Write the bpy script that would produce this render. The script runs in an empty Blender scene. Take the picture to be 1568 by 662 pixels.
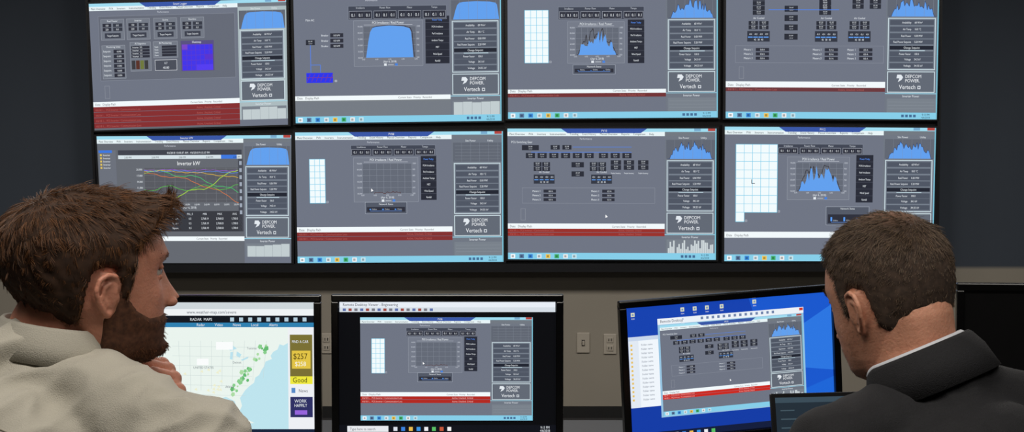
import bpy, bmesh, math, random
import numpy as np
from mathutils import Vector, Matrix, noise
from mathutils.bvhtree import BVHTree
random.seed(7); np.random.seed(7)
scene = bpy.context.scene
scene.view_settings.view_transform = 'Standard'
R = math.radians
F = 2400.0; CZ = 1.56; PITCH = R(3.36)

# ------------------------------------------------------------------ camera
cam = bpy.data.cameras.new('camera'); cam.sensor_width = 36; cam.lens = F/1568*36
camo = bpy.data.objects.new('camera', cam); scene.collection.objects.link(camo)
camo.location = (0, 0, CZ); camo.rotation_euler = (math.pi/2-PITCH, 0, 0)
scene.camera = camo

# ------------------------------------------------------------------ helpers
def lin(c):
    o = []
    for v in c[:3]:
        v = v/255.0
        o.append(v/12.92 if v <= .04045 else ((v+.055)/1.055)**2.4)
    return (o[0], o[1], o[2], 1.0)

def mat_basic(name, col, rough=.6, metal=0, noise_amt=.08, nscale=20, bump=0, bscale=200, sss=0, spec=.5, coat=0, crown=None, col2=None, weave=0):
    m = bpy.data.materials.new(name); m.use_nodes = True
    nt = m.node_tree; b = nt.nodes['Principled BSDF']
    c = lin(col)
    tc = nt.nodes.new('ShaderNodeTexCoord')
    n = nt.nodes.new('ShaderNodeTexNoise'); n.inputs['Scale'].default_value = nscale; n.inputs['Detail'].default_value = 5
    nt.links.new(tc.outputs['Object'], n.inputs['Vector'])
    r = nt.nodes.new('ShaderNodeValToRGB')
    r.color_ramp.elements[0].position = .3; r.color_ramp.elements[1].position = .7
    r.color_ramp.elements[0].color = tuple(v*(1-noise_amt) for v in c[:3])+(1,)
    r.color_ramp.elements[1].color = tuple(min(1, v*(1+noise_amt)) for v in c[:3])+(1,) if not col2 else lin(col2)
    nt.links.new(n.outputs['Fac'], r.inputs['Fac']); nt.links.new(r.outputs['Color'], b.inputs['Base Color'])
    if crown:   # scalp showing through thin hair round the crown
        vd = nt.nodes.new('ShaderNodeVectorMath'); vd.operation = 'DISTANCE'; vd.inputs[1].default_value = crown[0]
        nt.links.new(tc.outputs['Object'], vd.inputs[0])
        mr = nt.nodes.new('ShaderNodeMapRange'); mr.inputs['From Min'].default_value = crown[1]; mr.inputs['From Max'].default_value = crown[2]
        mr.inputs['To Min'].default_value = .75; mr.inputs['To Max'].default_value = 0; mr.interpolation_type = 'SMOOTHSTEP'
        nt.links.new(vd.outputs['Value'], mr.inputs['Value'])
        mx = nt.nodes.new('ShaderNodeMix'); mx.data_type = 'RGBA'; mx.inputs['B'].default_value = lin(crown[3])
        nt.links.new(mr.outputs['Result'], mx.inputs['Factor']); nt.links.new(r.outputs['Color'], mx.inputs['A'])
        nt.links.new(mx.outputs['Result'], b.inputs['Base Color'])
    b.inputs['Roughness'].default_value = rough; b.inputs['Metallic'].default_value = metal
    b.inputs['Specular IOR Level'].default_value = spec
    b.inputs['Coat Weight'].default_value = coat
    if weave: b.inputs['Sheen Weight'].default_value = weave; b.inputs['Sheen Roughness'].default_value = .5
    if sss:
        b.inputs['Subsurface Weight'].default_value = sss
        b.inputs['Subsurface Radius'].default_value = (1, .35, .2)
        b.inputs['Subsurface Scale'].default_value = .006
    if bump:
        n2 = nt.nodes.new('ShaderNodeTexNoise'); n2.inputs['Scale'].default_value = bscale; n2.inputs['Detail'].default_value = 3
        nt.links.new(tc.outputs['Object'], n2.inputs['Vector'])
        bp = nt.nodes.new('ShaderNodeBump'); bp.inputs['Strength'].default_value = bump; bp.inputs['Distance'].default_value = .002
        nt.links.new(n2.outputs['Fac'], bp.inputs['Height']); nt.links.new(bp.outputs['Normal'], b.inputs['Normal'])
    return m

M_black = mat_basic('black_plastic', (14, 14, 16), .35, nscale=60)
M_gloss = mat_basic('gloss_black_bezel', (10, 10, 12), .18, nscale=60)
M_frame = mat_basic('video_wall_bezel', (24, 25, 29), .45)
M_desk = mat_basic('desk_laminate', (28, 27, 27), .5, bump=.1)
M_plate = mat_basic('outlet_plastic', (182, 174, 160), .4, noise_amt=.02)
M_hole = mat_basic('outlet_slots', (30, 28, 26), .6)
M_metal = mat_basic('brushed_metal', (120, 120, 122), .35, metal=.9)
M_chair = mat_basic('chair_fabric', (26, 26, 28), .9, bump=.4, bscale=600)
M_carpet = mat_basic('carpet', (40, 39, 40), .95, nscale=120, noise_amt=.3, bump=.5, bscale=500)
M_ceil = mat_basic('ceiling_tile', (150, 150, 148), .9, bump=.2)
M_side = mat_basic('painted_wall', (110, 108, 105), .85, bump=.08)
M_trim = mat_basic('baseboard_rubber', (22, 22, 23), .6)
M_skinL = mat_basic('skin_fair', (206, 142, 118), .55, nscale=28, bump=.35, bscale=260, sss=.2, col2=(222, 152, 126))
M_skinR = mat_basic('skin_tan', (204, 144, 116), .55, nscale=28, bump=.4, bscale=240, sss=.2, col2=(224, 162, 134))
M_shirt = mat_basic('shirt_cotton', (184, 179, 166), .9, noise_amt=.06, nscale=8, bump=.5, bscale=700, weave=.2)
M_seam = mat_basic('shirt_seam', (140, 134, 120), .9)
M_suit = mat_basic('suit_wool', (25, 25, 29), .85, noise_amt=.2, nscale=300, bump=.5, bscale=700)
M_white = mat_basic('white_shirt', (205, 208, 215), .7)
M_trouser = mat_basic('trouser_cloth', (40, 42, 52), .85, bump=.2)
M_shoe = mat_basic('shoe_leather', (24, 18, 15), .35)
M_eye = mat_basic('eye_white', (200, 192, 184), .2, noise_amt=.01)
M_iris = mat_basic('eye_iris', (50, 62, 68), .15)
M_off = mat_basic('dark_panel', (13, 14, 18), .22)

# back wall: dark slate paint above, warm grey paint beneath (split at a real height)
M_wall = bpy.data.materials.new('two_tone_wall_paint'); M_wall.use_nodes = True
nt = M_wall.node_tree; b = nt.nodes['Principled BSDF']; b.inputs['Roughness'].default_value = .85
g = nt.nodes.new('ShaderNodeNewGeometry'); sp = nt.nodes.new('ShaderNodeSeparateXYZ')
mr = nt.nodes.new('ShaderNodeMapRange'); mr.inputs['From Min'].default_value = .79; mr.inputs['From Max'].default_value = .81
nz = nt.nodes.new('ShaderNodeTexNoise'); nz.inputs['Scale'].default_value = 3
mx = nt.nodes.new('ShaderNodeMix'); mx.data_type = 'RGBA'
mx.inputs['A'].default_value = lin((156, 149, 136)); mx.inputs['B'].default_value = lin((66, 74, 85))
nt.links.new(g.outputs['Position'], sp.inputs[0]); nt.links.new(sp.outputs['Z'], mr.inputs['Value'])
nt.links.new(mr.outputs['Result'], mx.inputs['Factor'])
hs = nt.nodes.new('ShaderNodeMix'); hs.data_type = 'RGBA'; hs.blend_type = 'MULTIPLY'; hs.inputs['Factor'].default_value = .1
nt.links.new(g.outputs['Position'], nz.inputs['Vector'])
nt.links.new(mx.outputs['Result'], hs.inputs['A']); nt.links.new(nz.outputs['Fac'], hs.inputs['B'])
nt.links.new(hs.outputs['Result'], b.inputs['Base Color'])

def mk_screen(name, sampling):
    m = bpy.data.materials.new(name); m.use_nodes = True
    nt = m.node_tree; b = nt.nodes['Principled BSDF']
    a = nt.nodes.new('ShaderNodeAttribute'); a.attribute_name = 'Col'
    b.inputs['Base Color'].default_value = (.004, .004, .004, 1); b.inputs['Roughness'].default_value = .5
    b.inputs['Specular IOR Level'].default_value = .1
    nt.links.new(a.outputs['Color'], b.inputs['Emission Color']); b.inputs['Emission Strength'].default_value = 1.0
    m.cycles.emission_sampling = sampling
    return m
M_pix = mk_screen('screen_pixels', 'NONE'); M_back = mk_screen('screen_backlight', 'FRONT')

def link(o): scene.collection.objects.link(o); return o
def obj_from(name, verts, faces, mat=None, smooth=False):
    me = bpy.data.meshes.new(name); me.from_pydata([tuple(v) for v in verts], [], faces); me.update()
    if smooth: me.polygons.foreach_set('use_smooth', [True]*len(me.polygons))
    o = bpy.data.objects.new(name, me); link(o)
    if mat: me.materials.append(mat)
    return o
def box(name, lo, hi, mat, bev=0, M=None, segs=2):
    bm = bmesh.new(); bmesh.ops.create_cube(bm, size=1)
    lo = Vector(lo); hi = Vector(hi); c = (lo+hi)/2; s = hi-lo
    for v in bm.verts: v.co = Vector((v.co.x*s.x, v.co.y*s.y, v.co.z*s.z))+c
    if bev: bmesh.ops.bevel(bm, geom=bm.edges[:], offset=bev, segments=segs, affect='EDGES', profile=.5)
    if M is not None: bm.transform(M)
    me = bpy.data.meshes.new(name); bm.to_mesh(me); bm.free(); me.materials.append(mat)
    return link(bpy.data.objects.new(name, me))
def group(name, kids, loc):
    e = bpy.data.objects.new(name, None); e.empty_display_size = .1; link(e); e.location = loc
    inv = Matrix.Translation(-Vector(loc))
    for k in kids:
        k.parent = e; k.matrix_parent_inverse = inv
    return e
def ray(px, py):
    f = Vector((0, math.cos(PITCH), -math.sin(PITCH))); u = Vector((0, math.sin(PITCH), math.cos(PITCH)))
    return Vector((1, 0, 0))*((px-784)/F)+f+u*((331-py)/F)
def on_plane(px, py, p0, n):
    d = ray(px, py); o = Vector((0, 0, CZ))
    return o+d*((Vector(p0)-o).dot(n)/d.dot(n))

# ------------------------------------------------------------------ room
WY = 8.27
box('floor', (-4.6, -2, -.1), (4.6, WY+.1, 0), M_carpet)
box('ceiling', (-4.6, -2, 2.9), (4.6, WY+.1, 3.0), M_ceil)
box('wall_back', (-4.6, WY, 0), (4.6, WY+.1, 2.9), M_wall)
box('wall_left', (-4.7, -2, 0), (-4.6, WY+.1, 2.9), M_side)
box('wall_right', (4.6, -2, 0), (4.7, WY+.1, 2.9), M_side)
box('wall_front', (-4.6, -2.1, 0), (4.6, -2, 2.9), M_side)
box('baseboard_back', (-4.6, WY-.015, 0), (4.6, WY, .06), M_trim)

# ------------------------------------------------------------------ canvas drawing
_tc = {}
def glyphs(s):
    if s in _tc: return _tc[s]
    cu = bpy.data.curves.new('t', 'FONT'); cu.body = s; cu.size = 1; cu.resolution_u = 2
    o = bpy.data.objects.new('t', cu); link(o)
    dg = bpy.context.evaluated_depsgraph_get(); dg.update()
    me = o.evaluated_get(dg).to_mesh()
    vs = [(v.co.x, v.co.y) for v in me.vertices]; fs = [tuple(p.vertices) for p in me.polygons]
    o.evaluated_get(dg).to_mesh_clear()
    bpy.data.objects.remove(o); bpy.data.curves.remove(cu)
    w = max([v[0] for v in vs]) if vs else 0
    _tc[s] = (vs, fs, w); return _tc[s]

class Canvas:
    def __init__(s, fn): s.fn = fn; s.v = []; s.f = []; s.c = []; s.m = []; s.base = 0; s.tr = (0, 0, 1, 1)
    def pt(s, x, y, l):
        ox, oy, sx, sy = s.tr
        return s.fn(ox+x*sx, oy+y*sy, (l+s.base))
    def poly(s, pts, col, l=1):
        i = len(s.v); c = lin(col)
        for p in pts: s.v.append(s.pt(p[0], p[1], l)); s.c.append(c)
        s.f.append(tuple(range(i, i+len(pts)))); s.m.append(1 if l+s.base <= 0 else 0)
    def rect(s, x0, y0, x1, y1, col, l=1): s.poly([(x0, y0), (x0, y1), (x1, y1), (x1, y0)], col, l)
    def frame(s, x0, y0, x1, y1, col, w=.8, l=2):
        s.rect(x0, y0, x1, y0+w, col, l); s.rect(x0, y1-w, x1, y1, col, l)
        s.rect(x0, y0, x0+w, y1, col, l); s.rect(x1-w, y0, x1, y1, col, l)
    def line(s, pts, w, col, l=3):
        for a, b2 in zip(pts[:-1], pts[1:]):
            dx, dy = b2[0]-a[0], b2[1]-a[1]; L = math.hypot(dx, dy) or 1
            nx, ny = -dy/L*w/2, dx/L*w/2
            s.poly([(a[0]+nx, a[1]+ny), (a[0]-nx, a[1]-ny), (b2[0]-nx, b2[1]-ny), (b2[0]+nx, b2[1]+ny)], col, l)
    def text(s, t, x, y, h, col, l=4, al='l', sx=.85):
        vs, fs, w = glyphs(t); k = h/.7; c = lin(col)
        if al == 'c': x -= w*k*sx/2
        if al == 'r': x -= w*k*sx
        i = len(s.v)
        for a in vs: s.v.append(s.pt(x+a[0]*k*sx, y-a[1]*k, l)); s.c.append(c)
        for f in fs: s.f.append(tuple(i+j for j in f)); s.m.append(0)
    def build(s, name):
        o = obj_from(name, s.v, s.f); me = o.data
        me.materials.append(M_pix); me.materials.append(M_back)
        me.polygons.foreach_set('material_index', s.m)
        at = me.color_attributes.new('Col', 'FLOAT_COLOR', 'POINT')
        at.data.foreach_set('color', np.array(s.c, dtype=np.float32).ravel())
        return o

BG = (111, 117, 132); DK = (46, 48, 60); WH = (228, 234, 240); BL = (98, 160, 238); CY = (160, 220, 240); TX = (200, 206, 216)
def trap(x0, y0, x1, y1):
    w = x1-x0; h = y1-y0
    return [(x0+w*a, y0+h*b_) for a, b_ in ((0, 1), (.05, .5), (.09, .2), (.14, .07), (.22, .03), (.5, 0), (.8, .03), (.92, .09), (.955, .2), (.975, .55), (1, 1))]
def spiky(x0, y0, x1, y1, n=34, sd=1, flat=False):
    rr = random.Random(sd); w = x1-x0; h = y1-y0; p = [(x0, y1)]
    for i in range(n+1):
        t = i/n; e = (math.sin(math.pi*min(1, max(0, (t-.05)/.9))))**.45 if not flat else .12
        v = e*(.45+.55*rr.random()*(1 if rr.random() > .2 else .5)) if not flat else .1*rr.random()*e*6
        p.append((x0+w*t, y1-h*v))
    return p+[(x1, y1)]
def cells(c, x0, y0, x1, y1, n, txt='0.4', l=3):
    w = (x1-x0)/n
    for i in range(n):
        c.rect(x0+i*w+.5, y0, x0+(i+1)*w-.5, y1, DK, l); c.text(txt, x0+(i+.5)*w, y1-(y1-y0)*.25, (y1-y0)*.45, WH, l+1, 'c')

def sidebar(c, kind, bars, bright=False, seed=1):
    c.rect(241, 11, 320, 190, (112, 119, 131) if not bright else (172, 187, 191), 1)
    c.rect(241, 5, 320, 11, (114, 121, 130), 1)
    c.text('Site Power', 262, 15.5, 3, WH); c.text('Utility', 296, 15.5, 3, WH)
    c.rect(243, 17, 318, 46, (97, 103, 115), 2)
    if kind == 'trap': c.poly(trap(246, 19, 317, 46), BL, 3)
    elif kind == 'spiky':
        p = spiky(245, 17, 317, 46, 40, seed); c.poly(p, BL, 3); c.line(p[1:-1], .6, (40, 60, 110), 4)
    else:
        for i in range(5): c.line([(246, 22+i*5), (316, 22+i*5)], .4, (128, 135, 146), 3)
    for x in range(256, 318, 14): c.line([(x, 17), (x, 46)], .3, (130, 138, 152), 4)
    c.rect(244, 48, 316, 126, (202, 219, 226), 2); c.rect(245.3, 49.3, 314.7, 124.7, (116, 125, 138), 3)
    labs = ['Availability', 'Air Temp', 'Real Power', 'Real Power Setpoint', 'Power Factor', 'Voltage']
    ys = [51, 61, 71, 80, 98, 106]
    for i, t in enumerate(labs):
        y = ys[i]; c.rect(247, y, 313, y+7.6, (79, 86, 100), 4)
        c.text(t, 279, y+5.4, 3, WH, 5, 'r', .75); c.text(['68 W/m²', '18.0 °C', '0.00 MW', '5.20 MW', '100.0', '34.5 kV'][i], 284, y+5.4, 3, WH, 5, 'l', .75)
    c.rect(247, 89.6, 313, 95.5, (34, 38, 50), 5); c.text('Change Setpoint', 280, 94, 3, WH, 6, 'c')
    c.rect(262, 96.4, 300, 97.4, (200, 225, 235), 5)
    c.rect(247, 115.6, 313, 123, (79, 86, 100), 4); c.text('Voltage', 279, 121, 3, WH, 5, 'r'); c.text('34.55 kV', 284, 121, 3, WH, 5)
    c.rect(244, 128, 316, 160, (202, 219, 226), 2); c.rect(245.3, 129.3, 314.7, 158.7, (98, 105, 117), 3)
    c.poly([(259, 133), (265, 133), (268, 136.8), (265.5, 141), (260, 144), (262.5, 138.5), (258, 138.5)], WH, 4)
    c.text('DEPCOM', 271, 138, 5, (240, 244, 248), 4); c.text('POWER.', 271, 144.4, 5, (240, 244, 248), 4)
    c.text('Vertech', 262, 154.5, 6.4, (240, 244, 248), 4); c.frame(290, 149.8, 294.5, 154.5, WH, 1, 4)
    c.rect(241, 161, 320, 162, CY, 3)
    c.text('Inverter Power', 280, 167, 3.4, WH, 4, 'c')
    c.rect(244, 169, 318, 190, (121, 129, 139), 2)
    rr = random.Random(seed)
    if bars == 'wide':
        for i in range(5): c.rect(246+i*14.3, 170+rr.random()*4, 260+i*14.3, 190, (194, 205, 208), 3)
    elif bars == 'jag':
        for i in range(26):
            if rr.random() > .12: c.rect(246+i*2.7, 170+rr.random()**1.5*17, 248.3+i*2.7, 190, (206, 215, 218), 3)
    else:
        for i in range(3): c.line([(246, 174+i*5), (316, 174+i*5)], .4, (139, 147, 157), 3)

def base(c, title, strip=(146, 154), red=None, redc=(150, 46, 42), taskbar=True, edge=True):
    c.rect(0, 0, 320, 200, BG, 0)
    c.rect(0, 0, 320, 5, CY, 1)
    c.poly([(82, 0), (92, 7), (204, 7), (214, 0)], (56, 86, 166), 3); c.text(title, 148, 5, 3.4, WH, 4, 'c')
    c.rect(286, 0, 296, 4, (120, 170, 205), 2); c.rect(307, 0, 319, 4, (180, 70, 64), 2)
    c.rect(0, 5, 241, 11.5, (232, 244, 247), 1)
    x = 3
    for t in ['Plant Overview', 'PVA', 'Inverters', 'Instrumentation', 'Trending', 'Event History', 'Manual Overview', 'Reports', 'Comparison', 'Help']:
        c.text(t, x, 10, 3.3, (20, 24, 30), 2, sx=.8); x += glyphs(t)[2]*4.7*.8+6
    c.text('Performance', 120, 17, 3, TX, 2, 'c')
    a, b_ = strip
    c.rect(0, a, 241, b_, (242, 249, 252), 2); c.text('Date   Display Path', 3, b_-2, 3.6, (70, 70, 80), 3)
    c.text('Current State   Priority   Recorded', 160, b_-2, 3, (70, 70, 80), 3)
    if red:
        n = red[1]; h = red[0]; tcol = (238, 180, 175) if redc[0] > 165 else (178, 92, 88)
        for i in range(n):
            c.rect(0, b_+i*h, 241, b_+(i+1)*h-.5, redc, 2)
            c.text('4/6/18 1...  PCS Inverter / Communication Loss', 3, b_+(i+1)*h-2, min(3.2, h*.5), tcol, 3)
            c.text('Active, Unacked, Critical', 170, b_+(i+1)*h-2, min(3.2, h*.5), tcol, 3)
    if taskbar:
        c.rect(0, 190, 320, 200, (134, 206, 233), 5)
        for i, cc in enumerate([(250, 252, 255), (90, 120, 160), (60, 140, 220), (225, 235, 240), (240, 200, 90), (70, 180, 110), (240, 240, 240), (200, 230, 240)]):
            xx = 4+i*13.5
            c.rect(xx, 192, xx+7, 198.4, cc, 6); c.rect(xx+1.5, 193.6, xx+5, 197, tuple(int(v*.7) for v in cc), 7)
        c.text('9:13 PM', 303, 194.6, 3, (20, 30, 50), 6, 'c'); c.text('4/6/2018', 303, 198.8, 3, (20, 30, 50), 6, 'c')
        for i in range(4): c.rect(266+i*6, 193, 270+i*6, 197, (70, 110, 150), 6)
    if edge: c.rect(318.2, 0, 320, 200, (124, 194, 216), 6)

def gridblock(c, x0, y0, x1, y1, nx, ny, notch=None):
    c.rect(x0, y0, x1, y1, (242, 251, 253), 2)
    for i in range(nx+1):
        x = x0+(x1-x0)*i/nx; c.line([(x, y0), (x, y1)], .7, (120, 205, 235), 3)
    for i in range(ny+1):
        y = y0+(y1-y0)*i/ny; c.line([(x0, y), (x1, y)], .7, (120, 205, 235), 3)
    c.frame(x1+1.5, y1-3, x1+4.5, y1, (190, 195, 205), .5, 3)

def perf(c, row, chart, col, panel, series, seed=3):
    x0, y0, x1, y1 = row
    c.rect(x0, y0, x1, y1, (65, 70, 84), 2); c.frame(x0, y0, x1, y1, (134, 141, 156), .5, 3)
    n = 4; w = (x1-x0)/n
    for i in range(n):
        c.text(['Irradiance', 'Power Flow', 'Meter', 'Temps'][i], x0+(i+.5)*w, y0+4.2, 2.8, TX, 4, 'c')
        cells(c, x0+i*w+2, y0+(y1-y0)*.40, x0+(i+1)*w-2, y1-2.4, 3, '0.1', 3)
        c.frame(x0+i*w+1.5, y0+(y1-y0)*.36, x0+(i+1)*w-1.5, y1-1.6, (165, 170, 182), .45, 5)
    x0, y0, x1, y1 = chart
    c.rect(x0, y0, x1, y1, (117, 123, 137), 2); c.frame(x0, y0, x1, y1, (155, 162, 174), .4, 3)
    c.text('POI Irradiance / Real Power', (x0+x1)/2, y0+5.2, 3.8, WH, 4, 'c', .8); c.line([(x0+16, y0+6.6), (x1-16, y0+6.6)], .5, (200, 205, 215), 4)
    px0, py0, px1, py1 = x0+(x1-x0)*.14, y0+9, x1-(x1-x0)*.1, y1-13
    c.rect(px0, py0, px1, py1, (100, 106, 119), 3)
    for i in range(6):
        y = py0+(py1-py0)*i/5; c.line([(px0, y), (px1, y)], .35, (136, 143, 156), 4); c.text('%d0,000' % (9-i), px0-1, y+1.2, 2.3, TX, 4, 'r')
        c.text('%d00' % (10-i), px1+1, y+1.2, 2.3, TX, 4)
    for i in range(8):
        x = px0+(px1-px0)*i/7; c.line([(x, py0), (x, py1)], .35, (136, 143, 156), 4)
    for i in range(5): c.text('6:00', px0+(px1-px0)*i/4, py1+3.6, 2.3, TX, 4, 'c')
    c.text('(Apr 6, 2018)', (px0+px1)/2, py1+7.4, 3.1, WH, 4, 'c')
    c.rect((px0+px1)/2-9, py1+9, (px0+px1)/2-5, py1+12.4, WH, 5); c.rect((px0+px1)/2+8, py1+9, (px0+px1)/2+12, py1+12.4, (70, 130, 220), 5)
    c.rect((px0+px1)/2-3, py1+10, (px0+px1)/2+6, py1+11.5, (170, 176, 186), 5)
    if series == 'trap':
        p = trap(px0+4, py0-1, px1-4, py1); c.line([(a+1.2, b_-.8) for a, b_ in p], 1, (40, 40, 60), 5); c.poly(p, BL, 6)
    elif series == 'spiky':
        p = spiky(px0+2, py0-1, px1-2, py1, 30, seed+5); c.line(p, .9, (44, 40, 44), 5)
        p = [(a, min(py1, b_+3)) for a, b_ in spiky(px0+2, py0, px1-2, py1, 30, seed)]; c.poly(p, BL, 6)
    else:
        p = spiky(px0+18, py0, px1-18, py1, 14, seed, True); c.line(p, .8, (90, 60, 60), 6)
    x0, y0, x1, y1 = col
    c.rect(x0, y0, x1, y1, (40, 43, 55), 2)
    for i, t in enumerate(['Power Today', 'POA Irradiance', 'Perf Irradiance', 'Ambient Temps', 'MET', 'Wind Speed', 'Rainfall']):
        y = y0+(y1-y0)*(i+.6)/7; c.text(t, (x0+x1)/2, y+1.2, 2.8, (90, 150, 255) if i == 0 else WH, 4, 'c', .7)
        c.line([(x0, y+4), (x1, y+4)], .4, (80, 84, 98), 3)
    if panel:
        x0, y0, x1, y1 = panel
        c.rect(x0, y0, x1, y1, (83, 89, 103), 2); c.frame(x0, y0, x1, y1, (160, 167, 180), .6, 3)
        c.text('Network States', (x0+x1)/2, y0+4.5, 2.8, WH, 4, 'c'); c.rect(x0+3, y0+(y1-y0)*.42, x1-3, y1-3, DK, 4)
        for i in range(3): c.rect(x0+7+i*(x1-x0)*.3, y0+(y1-y0)*.57, x0+9.5+i*(x1-x0)*.3, y1-6, (90, 160, 250), 5); c.text('Online', x0+11+i*(x1-x0)*.3, y1-6, 2.2, TX, 5)
        c.line([(x0+8, y1-4.4), (x1-8, y1-4.4)], .6, (110, 150, 220), 5)

def pidbox(c, x, y, w=12, h=7, n=1, txt='201 kW'):
    for i in range(n):
        c.rect(x, y+i*(h+.6), x+w, y+i*(h+.6)+h, (43, 46, 57), 3)
        c.text(txt, x+w/2, y+i*(h+.6)+h*.42, 1.9, WH, 5, 'c', .7); c.text('12.5 kV', x+w/2, y+i*(h+.6)+h*.84, 1.9, TX, 5, 'c', .7)
def pid(c, big=False):
    if not big:
        c.text('PCU Switching Gear', 22, 22, 3.2, WH, 3, 'c')
        pidbox(c, 22, 25, 26, 8); pidbox(c, 66, 25, 14, 7); pidbox(c, 84, 25, 14, 7)
        for x in (28, 46, 64, 82, 100, 118, 140, 158, 176): pidbox(c, x, 37, 14, 8)
        c.line([(36, 36), (190, 36)], .8, (80, 130, 225), 3); c.line([(100, 28), (190, 28)], .8, (80, 130, 225), 3)
        for x in (40, 53, 126, 139): pidbox(c, x, 51, 12, 6.5, 2)
        pidbox(c, 98, 51, 19, 8); pidbox(c, 98, 65, 19, 8)
        for x in (158, 178, 200): pidbox(c, x, 48, 16, 7, 2); c.text('Positive Inventory', x+8, 69, 2.4, WH, 5, 'c', .6)
        for x in (40, 128):
            c.text('Air Cooled', x+16, 67.5, 2.8, WH, 5, 'c'); c.rect(x, 70, x+32, 84, (52, 56, 68), 3)
            for k in range(4): c.text('42.0', x+4+k*8, 75, 2.4, WH, 5, 'c', .7); c.rect(x+1+k*8, 77.4, x+7+k*8, 78.6, (100, 165, 250), 5)
            c.text('42  38  40', x+16, 82.6, 2.6, WH, 5, 'c')
        c.frame(22, 90, 226, 114, (138, 144, 157), .5, 3)
        for x in (42, 132):
            for k in range(3):
                c.text('Meters %d' % (k+1), x-4, 96.6+k*6.5, 2.8, WH, 4); c.rect(x+13, 93+k*6.5, x+32, 97.6+k*6.5, DK, 4); c.text('0.0 A', x+24, 96.6+k*6.5, 2.4, WH, 5, 'c')
        c.frame(20, 122, 27, 140, (150, 155, 165), .4, 3)
    else:
        c.line([(64, 36), (170, 36)], 1, (80, 130, 225), 3)
        for x in (40, 140): pidbox(c, x, 16, 18, 6.5, 4)
        for y in (30, 44, 58, 72): pidbox(c, 88, y, 20, 9)
        for x in (140, 190, 216): pidbox(c, x, 20, 17, 7, 2)
        for x in (32, 134, 184):
            c.text('Air Cooled', x+17, 50, 3, WH, 4, 'c'); pidbox(c, x+2, 53, 14, 6, 2); pidbox(c, x+18, 53, 14, 6, 2)
            c.rect(x, 68, x+34, 84, (52, 56, 68), 3)
            for k in range(4): c.text('42.0', x+5+k*8, 74, 2.4, WH, 5, 'c', .7); c.rect(x+1+k*8, 76.5, x+8+k*8, 78, (100, 165, 250), 5)
            c.text('42  38  40', x+17, 82.4, 2.8, WH, 5, 'c')
        c.frame(14, 90, 238, 116, (138, 144, 157), .5, 3)
        for x in (30, 134, 186):
            for k in range(3):
                c.text('Meters %d' % (k+1), x-3, 97.4+k*6.5, 3, WH, 4); c.rect(x+15, 93.6+k*6.5, x+35, 98.4+k*6.5, DK, 4); c.text('0.0 A', x+25, 97.4+k*6.5, 2.6, WH, 5, 'c')
        c.frame(20, 122, 27, 140, (150, 155, 165), .4, 3)

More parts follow.
